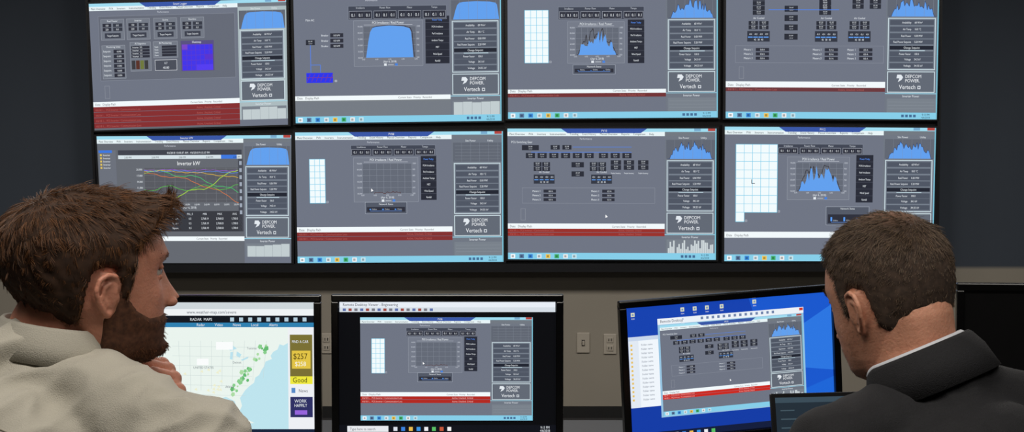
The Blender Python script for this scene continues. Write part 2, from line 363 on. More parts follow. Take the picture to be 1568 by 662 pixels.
def disp1(c):
    base(c, 'Smart Logger', (155, 163), (8.6, 4), (134, 46, 48), False, False)
    c.rect(0, 197.5, 241, 200, (100, 104, 112), 4)
    c.rect(14, 20, 236, 122, (101, 106, 119), 1); c.frame(14, 20, 236, 122, (134, 140, 154), .5, 2)
    for x, t in ((18, 'Real Power'), (60, 'Inverter'), (104, 'Active'), (148, 'Reactive')):
        c.rect(x, 25, x+38, 58, (115, 121, 133), 2); c.frame(x, 25, x+38, 58, (155, 161, 172), .5, 3)
        c.text(t, x+19, 29.5, 3, WH, 4, 'c')
        for k in range(2):
            c.rect(x+3, 32+k*6.4, x+17, 37.4+k*6.4, DK, 4); c.rect(x+20, 32+k*6.4, x+35, 37.4+k*6.4, (54, 58, 70), 4)
            c.text('%d50' % (k+1), x+10, 36.2+k*6.4, 2.8, WH, 5, 'c'); c.text('0.0', x+27, 36.2+k*6.4, 2.8, WH, 5, 'c')
        c.rect(x+6, 47, x+32, 55, (60, 64, 77), 4); c.text('Target Setpoint', x+19, 52.4, 2.8, WH, 5, 'c', .75)
    c.rect(18, 66, 56, 119, (115, 121, 133), 2); c.frame(18, 66, 56, 119, (155, 161, 172), .5, 3); c.text('Monitoring States', 37, 70, 2.8, WH, 4, 'c', .8)
    for k in range(6): c.text('Setpoint', 20, 77+k*7.5, 3, WH, 4); c.rect(37, 73.2+k*7.5, 54, 79+k*7.5, DK, 4); c.text('0.000', 46, 77.6+k*7.5, 2.8, WH, 5, 'c')
    c.rect(64, 62, 98, 108, (115, 121, 133), 2); c.frame(64, 62, 98, 108, (155, 161, 172), .5, 3); c.text('AI Setpoints', 81, 66, 3, WH, 4, 'c')
    for k in range(4): c.rect(66, 68.4+k*4.8, 96, 72.4+k*4.8, DK, 4); c.text('Inverter  %d.0' % k, 68, 71.6+k*4.8, 2.6, WH, 5)
    for k, cc in enumerate([(60, 60, 64), (90, 50, 40), (110, 120, 60), (60, 60, 60)]): c.rect(66+k*7, 91, 72+k*7, 105, cc, 4)
    c.rect(102, 62, 142, 88, (115, 121, 133), 2); c.frame(102, 62, 142, 88, (155, 161, 172), .5, 3); c.text('BI Monitoring', 122, 66, 3, WH, 4, 'c')
    for k in range(4): c.text('State', 104, 71.8+k*4.4, 2.6, WH, 4); c.rect(116, 68.6+k*4.4, 140, 72.4+k*4.4, DK, 4)
    c.rect(104, 91, 140, 108, (74, 78, 90), 3); c.frame(104, 91, 140, 108, (220, 224, 230), .6, 4); c.text('0.7', 122, 98, 3.4, WH, 5, 'c'); c.text('40.80', 122, 105.4, 3.8, WH, 5, 'c')
    c.rect(147, 62, 201, 110, (88, 80, 130), 2); c.text('Heatmap', 173, 66, 3.4, WH, 4, 'c')
    c.rect(149, 68, 199, 109, (66, 52, 232), 3)
    for k in range(7): c.line([(149+k*7.4, 68), (149+k*7.4, 109)], .6, (98, 60, 190), 4)
    for k in range(6): c.line([(149, 69+k*8), (199, 69+k*8)], .6, (98, 60, 190), 4)
    c.rect(149, 68, 158, 76, (120, 70, 200), 5); c.rect(186, 84, 199, 92, (90, 50, 205), 5); c.rect(172, 100, 199, 109, (84, 60, 240), 5)
    c.frame(20, 130, 28, 150, (150, 155, 165), .4, 3)
    sidebar(c, 'trap', 'wide', True, 2)
def disp2(c):
    base(c, 'PV04', (159, 166), None)
    c.rect(0, 166, 241, 190, (122, 128, 134), 2)
    c.rect(0, 168, 241, 190, (117, 123, 132), 3)
    perf(c, (84, 24, 236, 45), (92, 46, 199, 115), (203, 40, 240, 112), None, 'trap')
    c.text('Main AC', 18, 46, 3.2, WH, 4); pidbox(c, 18, 74, 14, 8)
    c.line([(25, 82), (25, 112), (40, 112), (40, 124)], .9, (80, 130, 235), 4); c.line([(25, 112), (25, 124)], .9, (80, 130, 235), 4)
    for k in range(3): c.text('Breaker', 42, 69+k*8, 2.8, WH, 4); c.rect(56, 64.6+k*8, 76, 70.6+k*8, DK, 4); c.text('0.0 kW', 66, 69+k*8, 2.8, WH, 5, 'c')
    c.rect(18, 124, 59, 139, (44, 52, 235), 4)
    for k in range(6): c.line([(19+k*7, 137), (24+k*7, 126)], .8, (120, 60, 130), 5)
    c.line([(18, 131), (59, 131)], .6, (140, 60, 90), 5); c.frame(62, 135, 65, 138, WH, .5, 4)
    sidebar(c, 'trap', 'wide', False, 4)
def disp3(c):
    base(c, 'PV09', (155, 161), (6.5, 1), (114, 50, 53))
    gridblock(c, 26, 33, 62, 114, 4, 7)
    perf(c, (77, 28, 208, 48), (91, 51, 178, 115), (183, 47, 208, 115), (99, 117, 164, 132), 'spiky', 8)
    sidebar(c, 'spiky', '', False, 11)
def disp4(c):
    base(c, 'PV11', (144, 153), (6.5, 1), (108, 56, 61))
    pid(c, True); sidebar(c, 'spiky', '', False, 13)
def disp5(c):
    base(c, 'Inverter kW', (158, 165), None, taskbar=False, edge=False)
    c.rect(0, 11.5, 241, 200, (101, 105, 113), 1)
    c.rect(2, 22, 30, 150, (108, 113, 124), 2)
    c.rect(2, 22, 24, 26, (60, 120, 225), 3)
    for k in range(5): c.rect(4, 28+k*5, 7, 31+k*5, (225, 195, 90), 3); c.text('Inverter', 9, 31+k*5, 3, WH, 3)
    c.rect(34, 22, 238, 30, (64, 67, 77), 2); c.text('4/6/2018 10:00:37 AM - 4/6/2018 9:13:37 PM', 150, 28, 3.2, WH, 3, 'c')
    c.rect(34, 30, 238, 36, (214, 226, 232), 2); c.rect(204, 30, 230, 36, (60, 120, 225), 3)
    for k in range(5): c.text('2:00 PM', 50+k*45, 35, 3, (40, 44, 52), 4, 'c')
    c.text('Inverter kW', 150, 46, 6.2, (245, 248, 250), 4, 'c')
    c.rect(76, 50, 232, 104, (88, 90, 97), 2)
    for k in range(6):
        c.line([(76, 52+k*9.5), (232, 52+k*9.5)], .35, (124, 127, 134), 3); c.text('%d,000' % (20-k*3), 73, 54+k*9.5, 3, WH, 4, 'r')
    for k in range(10): c.line([(76+k*17, 50), (76+k*17, 104)], .35, (124, 127, 134), 3); c.text('5:00 PM', 80+k*16.5, 109, 2.7, WH, 4, 'c', .7)
    def wav(y0, y1, a, ph, col, w=.8):
        c.line([(76+i*5.2, y0+(y1-y0)*(i/30)**2+a*math.sin(i*.55+ph)+.6*math.sin(i*1.9+ph)) for i in range(31)], w, col, 5)
    wav(53, 55, .6, 0, (150, 90, 200)); wav(54.5, 66, .8, 1, (220, 180, 60)); wav(56, 90, 3, 2, (70, 200, 110)); wav(100, 52, 3.5, 3, (170, 215, 60), 1)
    wav(82, 80, 4, .5, (90, 190, 70)); wav(60, 104, 2, 4, (220, 120, 60)); wav(55, 58, .8, 5, (90, 140, 230))
    c.text('(Apr 6, 2018)', 150, 114, 3.4, WH, 4, 'c')
    c.rect(40, 118, 238, 150, (56, 58, 65), 3)
    for r_ in range(4):
        for k, t in enumerate(['Avg', 'DATA', 'MIN', 'SHAPE', 'FILL_S', 'MIN', 'MAX', 'AVG']):
            c.text(t if r_ == 0 else ['0.0', 'Inverter %d' % r_, 'Logger', 'Square', '0.5', '2,768.19', '2,768.03', '1,700.0'][k], 50+k*25, 124+r_*7.4, 3.2, WH, 4, 'c', .8)
    c.rect(232, 36, 240, 150, (74, 77, 87), 3)
    for k in range(8): c.rect(234, 40+k*11, 238, 46+k*11, (160, 170, 185), 4)
    sidebar(c, 'trap', 'wide', False, 6)
def disp6(c, redc=(132, 48, 49)):
    base(c, 'PV08', (145, 153), (6.8, 2), redc)
    gridblock(c, 21, 41, 45, 108, 3, 7)
    perf(c, (85, 20, 216, 37), (89, 39, 189, 107), (193, 36, 217, 104), (106, 107, 171, 125), 'flat')
    sidebar(c, 'flat', '', False, 7)
    c.poly([(116, 86), (116, 91), (119.5, 89.5)], (255, 255, 255), 9)
def disp7(c, redc=(154, 48, 42)):
    base(c, 'PV10', (145, 153), (5.8, 2), redc)
    pid(c); sidebar(c, 'spiky', 'jag', False, 17)
    c.poly([(150, 131), (150, 136), (153.5, 134.5)], (255, 255, 255), 9)
def disp8(c):
    base(c, 'PV12', (156, 165), None)
    gridblock(c, 17, 26, 80, 127, 5, 8); gridblock(c, 17, 127, 30, 141, 1, 1)
    c.line([(41, 78), (41, 84), (46, 84)], 1, (40, 60, 80), 5)
    perf(c, (80, 25, 210, 41), (95, 44, 190, 108), (200, 41, 226, 112), (155, 118, 221, 146), 'spiky', 21)
    sidebar(c, 'spiky', '', False, 23)

# ------------------------------------------------------------------ video wall (leans 2 deg forward at the top)
LEAN = R(2.0)
VN = Vector((0, -math.cos(LEAN), -math.sin(LEAN)))
VP = Vector((0, 8.12, .82))
quads = [
 [(136, 6), (438, -2), (441, 191), (145, 200)],
 [(449, -14), (767, -18), (768, 185), (453, 189)],
 [(777, -17), (1099, -19), (1099, 180), (778, 182)],
 [(1112, -22), (1438, -22), (1434, 183), (1111, 181)],
 [(148, 209), (446, 207), (446, 403), (158, 403)],
 [(452, 203), (770, 201), (771, 401), (456, 403)],
 [(777, 197), (1097, 197), (1096, 398), (778, 397)],
 [(1110, 194), (1433, 196), (1428, 400), (1109, 400)]]
fns = [disp1, disp2, disp3, disp4, disp5, disp6, disp7, disp8]
def prism(name, pts, n, depth, mat):
    n = n.normalized(); vs = [p for p in pts]+[p-n*depth for p in pts]
    k = len(pts); fs = [tuple(range(k)), tuple(range(2*k-1, k-1, -1))]+[(i, i+k, (i+1) % k+k, (i+1) % k) for i in range(k)]
    return obj_from(name, vs, fs, mat)
for q, fn in zip(quads, fns):
    Q = [on_plane(x, y, VP, VN) for x, y in q]
    cen = sum(Q, Vector())/4
    def mp(x, y, l, Q=Q):
        u = x/320; v = y/200
        p = (Q[0]*(1-u)+Q[1]*u)*(1-v)+(Q[3]*(1-u)+Q[2]*u)*v
        return p+VN*(.001+l*.0006)
    c = Canvas(mp); fn(c); so = c.build('screen_image')
    O = [p+((p-cen).normalized())*.016 for p in Q]
    hs_ = prism('housing', O, VN, .09, M_frame)
    group('video_wall_display', [so, hs_], cen)
fr = [on_plane(x, y, VP-VN*.03, VN) for x, y in [(129, -40), (1443, -40), (1435, 408), (150, 410)]]
fr_o = prism('backing_panel', fr, VN, .06, M_black)
fl = [on_plane(x, y, VP, VN) for x, y in [(147, 405), (1436, 403), (1435, 416), (149, 418)]]
fb = prism('lower_rail', fl, VN, .1, M_frame)
sd = prism('side_rail', [on_plane(x, y, VP, VN) for x, y in [(129, -40), (133, -40), (152, 410), (148, 410)]], VN, .1, M_frame)
sd2 = prism('side_rail_2', [on_plane(x, y, VP, VN) for x, y in [(1439, -40), (1444, -40), (1437, 410), (1432, 410)]], VN, .1, M_frame)
group('video_wall_frame', [fr_o, fb, sd, sd2], VP)

# ------------------------------------------------------------------ outlets on wall
def plate(px, py, kind):
    c = on_plane(px, py, (0, WY, 0), Vector((0, -1, 0))); w, h = .034, .054; kids = []
    kids.append(box('cover_plate', (c.x-w, WY-.008, c.z-h), (c.x+w, WY-.001, c.z+h), M_plate, .003))
    if kind == 'switch':
        kids.append(box('toggle', (c.x-.006, WY-.018, c.z-.012), (c.x+.006, WY-.008, c.z+.012), M_plate, .002))
        kids.append(box('slot', (c.x-.008, WY-.0095, c.z-.016), (c.x+.008, WY-.008, c.z+.016), M_hole))
    else:
        for s in (-1, 1):
            kids.append(box('receptacle', (c.x-.018, WY-.011, c.z+s*.022-.015), (c.x+.018, WY-.0075, c.z+s*.022+.015), M_plate, .003))
            for t in (-1, 1): kids.append(box('slot', (c.x+t*.007-.002, WY-.012, c.z+s*.022-.006), (c.x+t*.007+.002, WY-.0105, c.z+s*.022+.008), M_hole))
    group('light_switch' if kind == 'switch' else 'electrical_outlet', kids, c)
plate(893, 525, 'switch'); plate(934, 527, 'outlet'); plate(500, 526, 'outlet')

# ------------------------------------------------------------------ desk
DZ = .78
kids = [box('desktop', (-2.2, 2.55, DZ-.035), (2.2, 4.1, DZ), M_desk, .006)]
for x in (-2.1, -.02, 2.06): kids.append(box('leg_panel', (x, 2.75, 0), (x+.04, 4.0, DZ-.035), M_desk, .003))
kids.append(box('modesty_panel', (-2.1, 4.0, .12), (2.1, 4.03, DZ-.035), M_desk))
group('control_desk', kids, (0, 3.4, DZ))

# ------------------------------------------------------------------ desk monitors
MS = 686.0
def cyl(name, p, r1, r2, h, mat, M=None, seg=32):
    bm = bmesh.new(); bmesh.ops.create_cone(bm, cap_ends=True, segments=seg, radius1=r1, radius2=r2, depth=h)
    bmesh.ops.translate(bm, verts=bm.verts, vec=Vector(p))
    if M is not None: bm.transform(M)
    me = bpy.data.meshes.new(name); bm.to_mesh(me); bm.free(); me.materials.append(mat)
    return link(bpy.data.objects.new(name, me))
def monitor(cx, cz, y, draw, yaw=0, roll=0, scale=1.0, W=.522, H=.335, bz=.0165):
    loc = Vector((cx, y, cz)); Y = Matrix.Translation(loc) @ Matrix.Rotation(yaw, 4, 'Z')
    M = Y @ Matrix.Rotation(roll, 4, 'Y') @ Matrix.Scale(scale, 4)
    w, h = W/2, H/2; k = []
    k.append(box('back_shell', (-w+.004, .012, -h+.004), (w-.004, .04, h-.004), M_black, .008, M))
    k.append(box('rear_bulge', (-w*.55, .038, -h*.6), (w*.55, .065, h*.6), M_black, .012, M))
    k.append(box('bezel_top', (-w, 0, h-bz), (w, .02, h), M_gloss, .003, M))
    k.append(box('bezel_bottom', (-w, 0, -h), (w, .02, -h+bz+.004), M_gloss, .003, M))
    k.append(box('bezel_side_1', (-w, 0, -h+bz), (-w+bz, .02, h-bz), M_gloss, .002, M))
    k.append(box('bezel_side_2', (w-bz, 0, -h+bz), (w, .02, h-bz), M_gloss, .002, M))
    if draw:
        c = Canvas(lambda X, Z, l: M @ Vector((X, .0112-l*.0003, Z))); draw(c, w-bz, h-bz); k.append(c.build('screen_image'))
    k.append(box('panel', (-w+bz*.8, .0125, -h+bz*.8), (w-bz*.8, .014, h-bz*.8), M_off, 0, M))
    zb = DZ-cz
    k.append(box('stand_neck', (-.03, .05, zb+.01), (.03, .075, 0), M_black, .006, Y))
    k.append(cyl('stand_base', (0, .06, zb+.008), .12, .11, .016, M_black, Y))
    group('computer_monitor', k, loc)

def draw_mid(c, w, h):
    sx = 2*w/337
    c.tr = (-w, h, sx, -2*h/201)
    c.rect(0, 0, 337, 201, (9, 10, 14), 0)
    c.rect(1, 1, 336, 9, (232, 238, 246), 1); c.rect(1, 9, 336, 16, (214, 222, 230), 1)
    c.text('Remote Desktop Viewer - Engineering', 6, 7, 4.5, (40, 44, 60), 2)
    for i in range(16): c.rect(6+i*9, 10.5, 11+i*9, 14.5, [(90, 110, 170), (160, 70, 60), (120, 120, 130)][i % 3], 2)
    c.rect(0, 187, 337, 201, (16, 18, 26), 1)
    c.rect(12, 188.5, 76, 197.5, (232, 234, 238), 2); c.text('Type here to search', 16, 195, 4, (90, 90, 100), 3)
    for i, cc in enumerate([(220, 225, 235), (60, 130, 220), (235, 190, 80), (60, 150, 230), (240, 240, 245), (90, 190, 100), (200, 90, 60), (245, 245, 245)]):
        c.rect(84+i*12, 190, 90+i*12, 196, cc, 2)
    c.text('9:13 PM', 320, 192.5, 3.6, WH, 2, 'c'); c.text('4/6/2018', 320, 197.5, 3.6, WH, 2, 'c')
    c.tr = (-w+33*sx, h-24*2*h/201, sx*268/320, -2*h/201*156/200); c.base = 3
    disp6(c, (180, 40, 32)); c.base = 0
def draw_left(c, w, h):
    sx = 1/MS; cx0, cy0 = 314, 560
    c.tr = (-cx0*sx, cy0*sx, sx, -sx)
    L, Rr, T, B = cx0-w*MS, cx0+w*MS, cy0-h*MS, cy0+h*MS
    c.rect(L, T, Rr, B, (228, 240, 242), 0)
    c.rect(L, T, Rr, T+11, (206, 214, 218), 1); c.rect(L, T+11, Rr, T+21, (238, 242, 244), 1)
    c.text('www.weather-map.com/severe', 285, T+18, 5, (90, 95, 110), 2)
    c.rect(L, T+21, Rr, T+32, (18, 22, 30), 2)
    for i in range(9): c.rect(352+i*14, T+24, 358+i*14, T+30, (180, 205, 220), 3)
    c.text('RADAR  MAPS', 290, T+29, 4.5, WH, 3); c.rect(L, T+32, Rr, T+39, (46, 128, 176), 2)
    for i, t in enumerate(['Radar', 'Video', 'News', 'Local', 'Alerts']): c.text(t, 300+i*28, T+37.5, 4.5, WH, 3)
    x1 = 441; c.rect(L, T+39, x1, B, (190, 228, 238), 1)
    land = [(L, T+39), (x1, T+39), (x1, 520), (434, 524), (428, 522), (425, 530), (418, 534), (414, 540), (416, 545), (406, 549), (404, 556), (400, 562), (396, 570), (390, 574), (388, 582), (380, 588), (374, 594), (370, 600), (366, 606), (369, 618), (365, 627), (360, 620), (358, 611), (350, 607), (344, 604), (336, 607), (328, 606), (318, 606), (310, 611), (302, 620), (298, 630), (300, 640), (304, 650), (L, 650)]
    c.poly(land, (234, 244, 238), 2)
    c.poly([(352, 640), (364, 636), (380, 641), (388, 645), (372, 646), (358, 643)], (232, 243, 236), 2)
    for gl in ([(346, 528), (356, 524), (362, 529), (352, 532)], [(352, 534), (356, 534), (355, 546), (351, 545)], [(362, 533), (369, 538), (366, 543), (361, 540)], [(368, 546), (380, 541), (379, 544), (370, 548)]): c.poly(gl, (186, 226, 238), 3)
    rr = random.Random(4)
    for i in range(9): c.line([(272+i*17, T+60), (274+i*16, 600-i*3)], .45, (200, 214, 212), 3)
    for i in range(6): c.line([(262, 525+i*15), (400-i*5, 527+i*15)], .45, (200, 214, 212), 3)
    for i in range(34):
        t = rr.random(); x = 356+t*52+rr.gauss(0, 3); y = 592-t*68+rr.gauss(0, 4); a = 1.2+rr.random()*2.6
        c.poly([(x-a, y), (x-a*.4, y-a*1.3), (x+a*.9, y-a*1.1), (x+a, y+a*.3), (x-a*.2, y+a)], [(136, 206, 140), (100, 186, 112), (172, 220, 164)][i % 3], 4)
    for i in range(18):
        x = 275+rr.random()*60; y = 560+rr.random()*50
        c.poly([(x, y), (x+4, y-3), (x+5, y+2)], (238, 238, 206), 4)
    for t, x, y in [('UNITED STATES', 310, 560), ('Toronto', 385, 530), ('Atlanta', 350, 590), ('Gulf of Mexico', 330, 630), ('Detroit', 362, 552)]: c.text(t, x, y, 3.6, (100, 110, 120), 5, 'c')
    c.rect(330, T+62, 356, T+74, (250, 252, 252), 5); c.rect(300, T+88, 318, T+98, (250, 252, 252), 5)
    c.rect(x1, T+39, Rr, B, (238, 240, 244), 2)
    c.rect(444, 507, Rr-3, 572, (122, 112, 52), 3); c.rect(447, 532, Rr-6, 560, (226, 196, 70), 4)
    c.text('FIND A CAR', 460, 520, 4.4, WH, 5, 'c', .75); c.text('$257', 460, 545, 9, (60, 50, 10), 5, 'c'); c.text('$258', 460, 556, 7, (250, 248, 230), 5, 'c')
    c.rect(444, 572, Rr-3, 584, (238, 232, 60), 3); c.text('Good', 459, 581.5, 8, (30, 30, 20), 4, 'c')
    c.rect(446, 590, 452, 598, (90, 140, 200), 3); c.text('News', 464, 597, 5, (80, 80, 90), 3, 'c')
    c.rect(444, 604, Rr-3, 636, (46, 48, 100), 3); c.text('WORK', 460, 613, 5, WH, 4, 'c'); c.text('HAPPILY', 460, 620, 5, WH, 4, 'c', .75); c.rect(451, 625, 470, 632, (150, 100, 220), 4)
    c.rect(L, B-9, Rr, B, (24, 36, 60), 4)
    for i in range(8): c.rect(200+i*12, B-7.5, 206+i*12, B-2, [(235, 235, 240), (70, 140, 230), (235, 190, 80)][i % 3], 5)
def draw_right(c, w, h):
    sx = 2*w/337; c.tr = (-w, h, sx, -2*h/201)
    c.rect(0, 0, 337, 201, (22, 66, 176), 0)
    c.poly([(200, 0), (337, 0), (337, 201), (260, 201)], (26, 88, 206), 1)
    c.poly([(262, 60), (337, 20), (337, 120), (270, 110)], (44, 118, 226), 2)
    c.poly([(0, 130), (120, 170), (337, 150), (337, 201), (0, 201)], (20, 60, 166), 1)
    c.poly([(240, 160), (337, 130), (337, 160), (250, 180)], (30, 102, 216), 2)
    for x, y in [(8, 8), (88, 6), (108, 6), (128, 6), (152, 6), (206, 3), (88, 20)]:
        c.rect(x, y, x+6, y+6, (225, 225, 190), 3); c.rect(x+1.5, y+1.5, x+4.5, y+4.5, (120, 150, 190), 4); c.text('icon', x+3, y+10, 2.6, WH, 4, 'c')
    c.rect(2, 44, 56, 150, (240, 246, 252), 2); c.rect(2, 44, 56, 50, (200, 214, 235), 3); c.rect(2, 50, 18, 150, (226, 234, 244), 3)
    for i in range(14): c.text('Folder name', 22, 58+i*6.3, 3, (110, 120, 140), 4); c.rect(5, 55+i*6.3, 8, 58+i*6.3, (230, 190, 90), 4)
    c.rect(50, 20, 290, 168, (150, 196, 226), 3); c.rect(50, 20, 290, 29, (236, 242, 248), 4); c.text('Remote Desktop', 54, 26.5, 4.4, (60, 66, 80), 5)
    c.rect(283, 21, 289, 25, (210, 60, 50), 5)
    for i in range(14): c.rect(120+i*9, 22, 124+i*9, 26, (110, 130, 170), 5)
    c.rect(0, 189, 337, 201, (20, 30, 62), 3)
    for i, cc in enumerate([(220, 225, 235), (60, 130, 220), (235, 190, 80), (60, 150, 230), (240, 240, 245), (90, 190, 100)]): c.rect(70+i*12, 192, 76+i*12, 198, cc, 4)
    c.rect(8, 191, 60, 199, (40, 60, 110), 4)
    t = c.tr; c.tr = (-w+53*sx, h-30*2*h/201, sx*234/320, -2*h/201*136/200); c.base = 6
    disp7(c, (205, 40, 30)); c.base = 0; c.tr = t

def zz(py, y): return on_plane(784, py, (0, y, 0), Vector((0, -1, 0))).z
def xx(px, y): return on_plane(px, 550, (0, y, 0), Vector((0, -1, 0))).x
monitor(xx(685, 3.5), zz(565, 3.5), 3.5, draw_mid)
monitor(xx(314, 3.5), zz(566, 3.5), 3.5, draw_left)
monitor(xx(1124, 3.55), zz(562, 3.55), 3.55, draw_right, yaw=R(13), roll=R(-3), scale=1.015)
monitor(xx(1640, 3.5), zz(548, 3.5), 3.45, None, yaw=R(-6), scale=1.02)

# ------------------------------------------------------------------ laptop
def laptop(px, y):
    x = xx(px, y); M = Matrix.Translation((x, y, DZ)) @ Matrix.Rotation(R(8), 4, 'Z'); k = []
    k.append(box('keyboard_deck', (-.165, -.23, .001), (.165, 0, .018), M_black, .004, M))
    for r_ in range(5): k.append(box('key_row', (-.145, -.05-r_*.02, .018), (.145, -.034-r_*.02, .0205), M_off, .001, M))
    k.append(box('trackpad', (-.05, -.215, .018), (.05, -.155, .0186), M_off, 0, M))
    L = M @ Matrix.Translation((0, 0, .015)) @ Matrix.Rotation(R(-14), 4, 'X')
    k.append(box('lid', (-.165, 0, 0), (.165, .009, .212), M_black, .003, L))
    c = Canvas(lambda X, Z, l: L @ Vector((X, -.0005-l*.0003, Z)))
    c.rect(-.155, .02, .155, .203, (34, 46, 56), 0); c.rect(-.155, .192, .155, .203, (58, 76, 88), 1)
    for i in range(9): c.rect(-.145, .175-i*.018, -.145+.03+.02*(i % 3), .1775-i*.018, (66, 84, 94), 1)
    k.append(c.build('screen_image')); group('laptop', k, (x, y, DZ))
laptop(1310, 3.2)

# ------------------------------------------------------------------ organic modelling
def capsule(bm, p1, r1, p2, r2, seg=20):
    p1 = Vector(p1); p2 = Vector(p2)
    for p, r in ((p1, r1), (p2, r2)):
        bmesh.ops.create_uvsphere(bm, u_segments=seg, v_segments=seg//2, radius=r, matrix=Matrix.Translation(p))
    d = p2-p1; L = d.length
    if L > 1e-5:
        M = Matrix.Translation((p1+p2)/2) @ d.to_track_quat('Z', 'Y').to_matrix().to_4x4()
        bmesh.ops.create_cone(bm, cap_ends=True, segments=seg, radius1=r1, radius2=r2, depth=L, matrix=M)
def ellip(bm, c, r, rot=None, seg=24):
    M = Matrix.Translation(Vector(c)) @ (rot.to_4x4() if rot is not None else Matrix.Identity(4)) @ Matrix.Diagonal((r[0], r[1], r[2], 1))
    bmesh.ops.create_uvsphere(bm, u_segments=seg, v_segments=seg//2, radius=1, matrix=M)
def finish(bm, name, mat, voxel, it, fac=.5):
    me = bpy.data.meshes.new(name); bm.to_mesh(me); bm.free()
    o = bpy.data.objects.new(name, me); link(o)
    m = o.modifiers.new('r', 'REMESH'); m.mode = 'VOXEL'; m.voxel_size = voxel
    if it: s = o.modifiers.new('s', 'SMOOTH'); s.factor = fac; s.iterations = it
    dg = bpy.context.evaluated_depsgraph_get(); dg.update()
    me2 = bpy.data.meshes.new_from_object(o.evaluated_get(dg)); o.modifiers.clear(); o.data = me2; me2.name = name
    me2.materials.clear(); me2.materials.append(mat); me2.polygons.foreach_set('use_smooth', [True]*len(me2.polygons))
    return o
def displace(o, fn):
    me = o.data; ns = [v.normal.copy() for v in me.vertices]
    for v, n in zip(me.vertices, ns): v.co += n*fn(v.co, n)
    me.update()

def head_grid(nz, nt, ztop=.112, feat=True):
    zt = [-.121, -.116, -.108, -.098, -.085, -.070, -.055, -.040, -.02, 0, .02, .045, .12]
    xf = [.040, .064, .078, .083, .083, .086, .086, .085, .083, .085, .091, .088, .088]
    xb = [-.02, -.035, -.04, -.045, -.05, -.057, -.066, -.078, -.090, -.097, -.100, -.100, -.100]
    ww = [.012, .026, .040, .050, .057, .062, .066, .069, .072, .075, .0765, .0765, .0765]
    xm = -.008; V = np.zeros((nz, nt, 3))
    for i in range(nz):
        ph = math.pi*(i+.5)/nz; z = (ztop-.121)/2+(ztop+.121)/2*math.cos(ph)
        f, b_, w = (np.interp(z, zt, a) for a in (xf, xb, ww))
        if z > .02:
            k = (z-.02)/(ztop-.02); s = max(0, 1-k**2.3)**(1/2.1)
            f = xm+(f-xm)*s; b_ = xm+(b_-xm)*s; w *= s
        for j in range(nt):
            th = 2*math.pi*j/nt; cx, sy = math.cos(th), math.sin(th); n = 2/2.25
            X = abs(cx)**n*(1 if cx > 0 else -1); Yv = abs(sy)**n*(1 if sy > 0 else -1)
            x = xm+((f-xm) if X > 0 else (xm-b_))*X; y = w*Yv
            if feat and cx > 0:
                g_ = lambda v, m, s: math.exp(-((v-m)/s)**2)
                if -.055 < z < .014:
                    if z > -.042: a = (.014-z)/.056; h_ = .029*a**1.15
                    else: a = 1; h_ = .029*max(0, (z+.055)/.013)**.6
                    x += h_*g_(y, 0, .008+.007*a)
                x -= .011*g_(abs(y), .031, .015)*g_(z, -.002, .012)
                x += .004*g_(z, .018, .009)*g_(abs(y), .025, .025)
                x += .0055*g_(z, -.0685, .005)*g_(y, 0, .019)+.006*g_(z, -.080, .0055)*g_(y, 0, .017)-.003*g_(z, -.0745, .002)*g_(y, 0, .02)
                x -= .003*g_(z, -.088, .005)*g_(y, 0, .02)
                x += .006*g_(z, -.103, .011)*g_(y, 0, .018)
                x += .003*g_(abs(y), .05, .016)*g_(z, -.03, .016)
            V[i, j] = (x, y, z)
    return V
def grid_faces(nz, nt, caps=True):
    fs = []
    for i in range(nz-1):
        for j in range(nt):
            fs.append((i*nt+j, (i+1)*nt+j, (i+1)*nt+(j+1) % nt, i*nt+(j+1) % nt))
    if caps: fs.append(tuple(range(nt))); fs.append(tuple(reversed(range((nz-1)*nt, nz*nt))))
    return fs
def ear_parts(bm, s, dz, es):
    def q(x, y, z): return (x-.004, s*y, z*es+dz)
    path = [(.004, .0715, -.008), (.007, .0755, .006), (.001, .081, .0165), (-.011, .086, .020), (-.023, .089, .014), (-.028, .089, 0), (-.025, .086, -.014), (-.018, .080, -.026), (-.011, .0745, -.034)]
    for a, b_ in zip(path[:-1], path[1:]): capsule(bm, q(*a), .0037, q(*b_), .0037, 12)
    capsule(bm, q(-.009, .0725, -.034), .0062, q(.0, .066, -.026), .0065, 12)
    capsule(bm, q(.0, .066, -.026), .0065, q(.003, .070, -.012), .0055, 12)
    inner = [(-.006, .081, .008), (-.016, .083, .003), (-.018, .082, -.010), (-.012, .078, -.022)]
    for a, b_ in zip(inner[:-1], inner[1:]): capsule(bm, q(*a), .003, q(*b_), .003, 12)
    R_ = Matrix.Rotation(s*R(18), 3, 'Z') @ Matrix.Rotation(-s*R(8), 3, 'X')
    ellip(bm, q(-.012, .075, -.006), (.017, .005, .027*es), R_)
    capsule(bm, q(.004, .0745, -.012), .004, q(.003, .073, -.018), .004, 12)

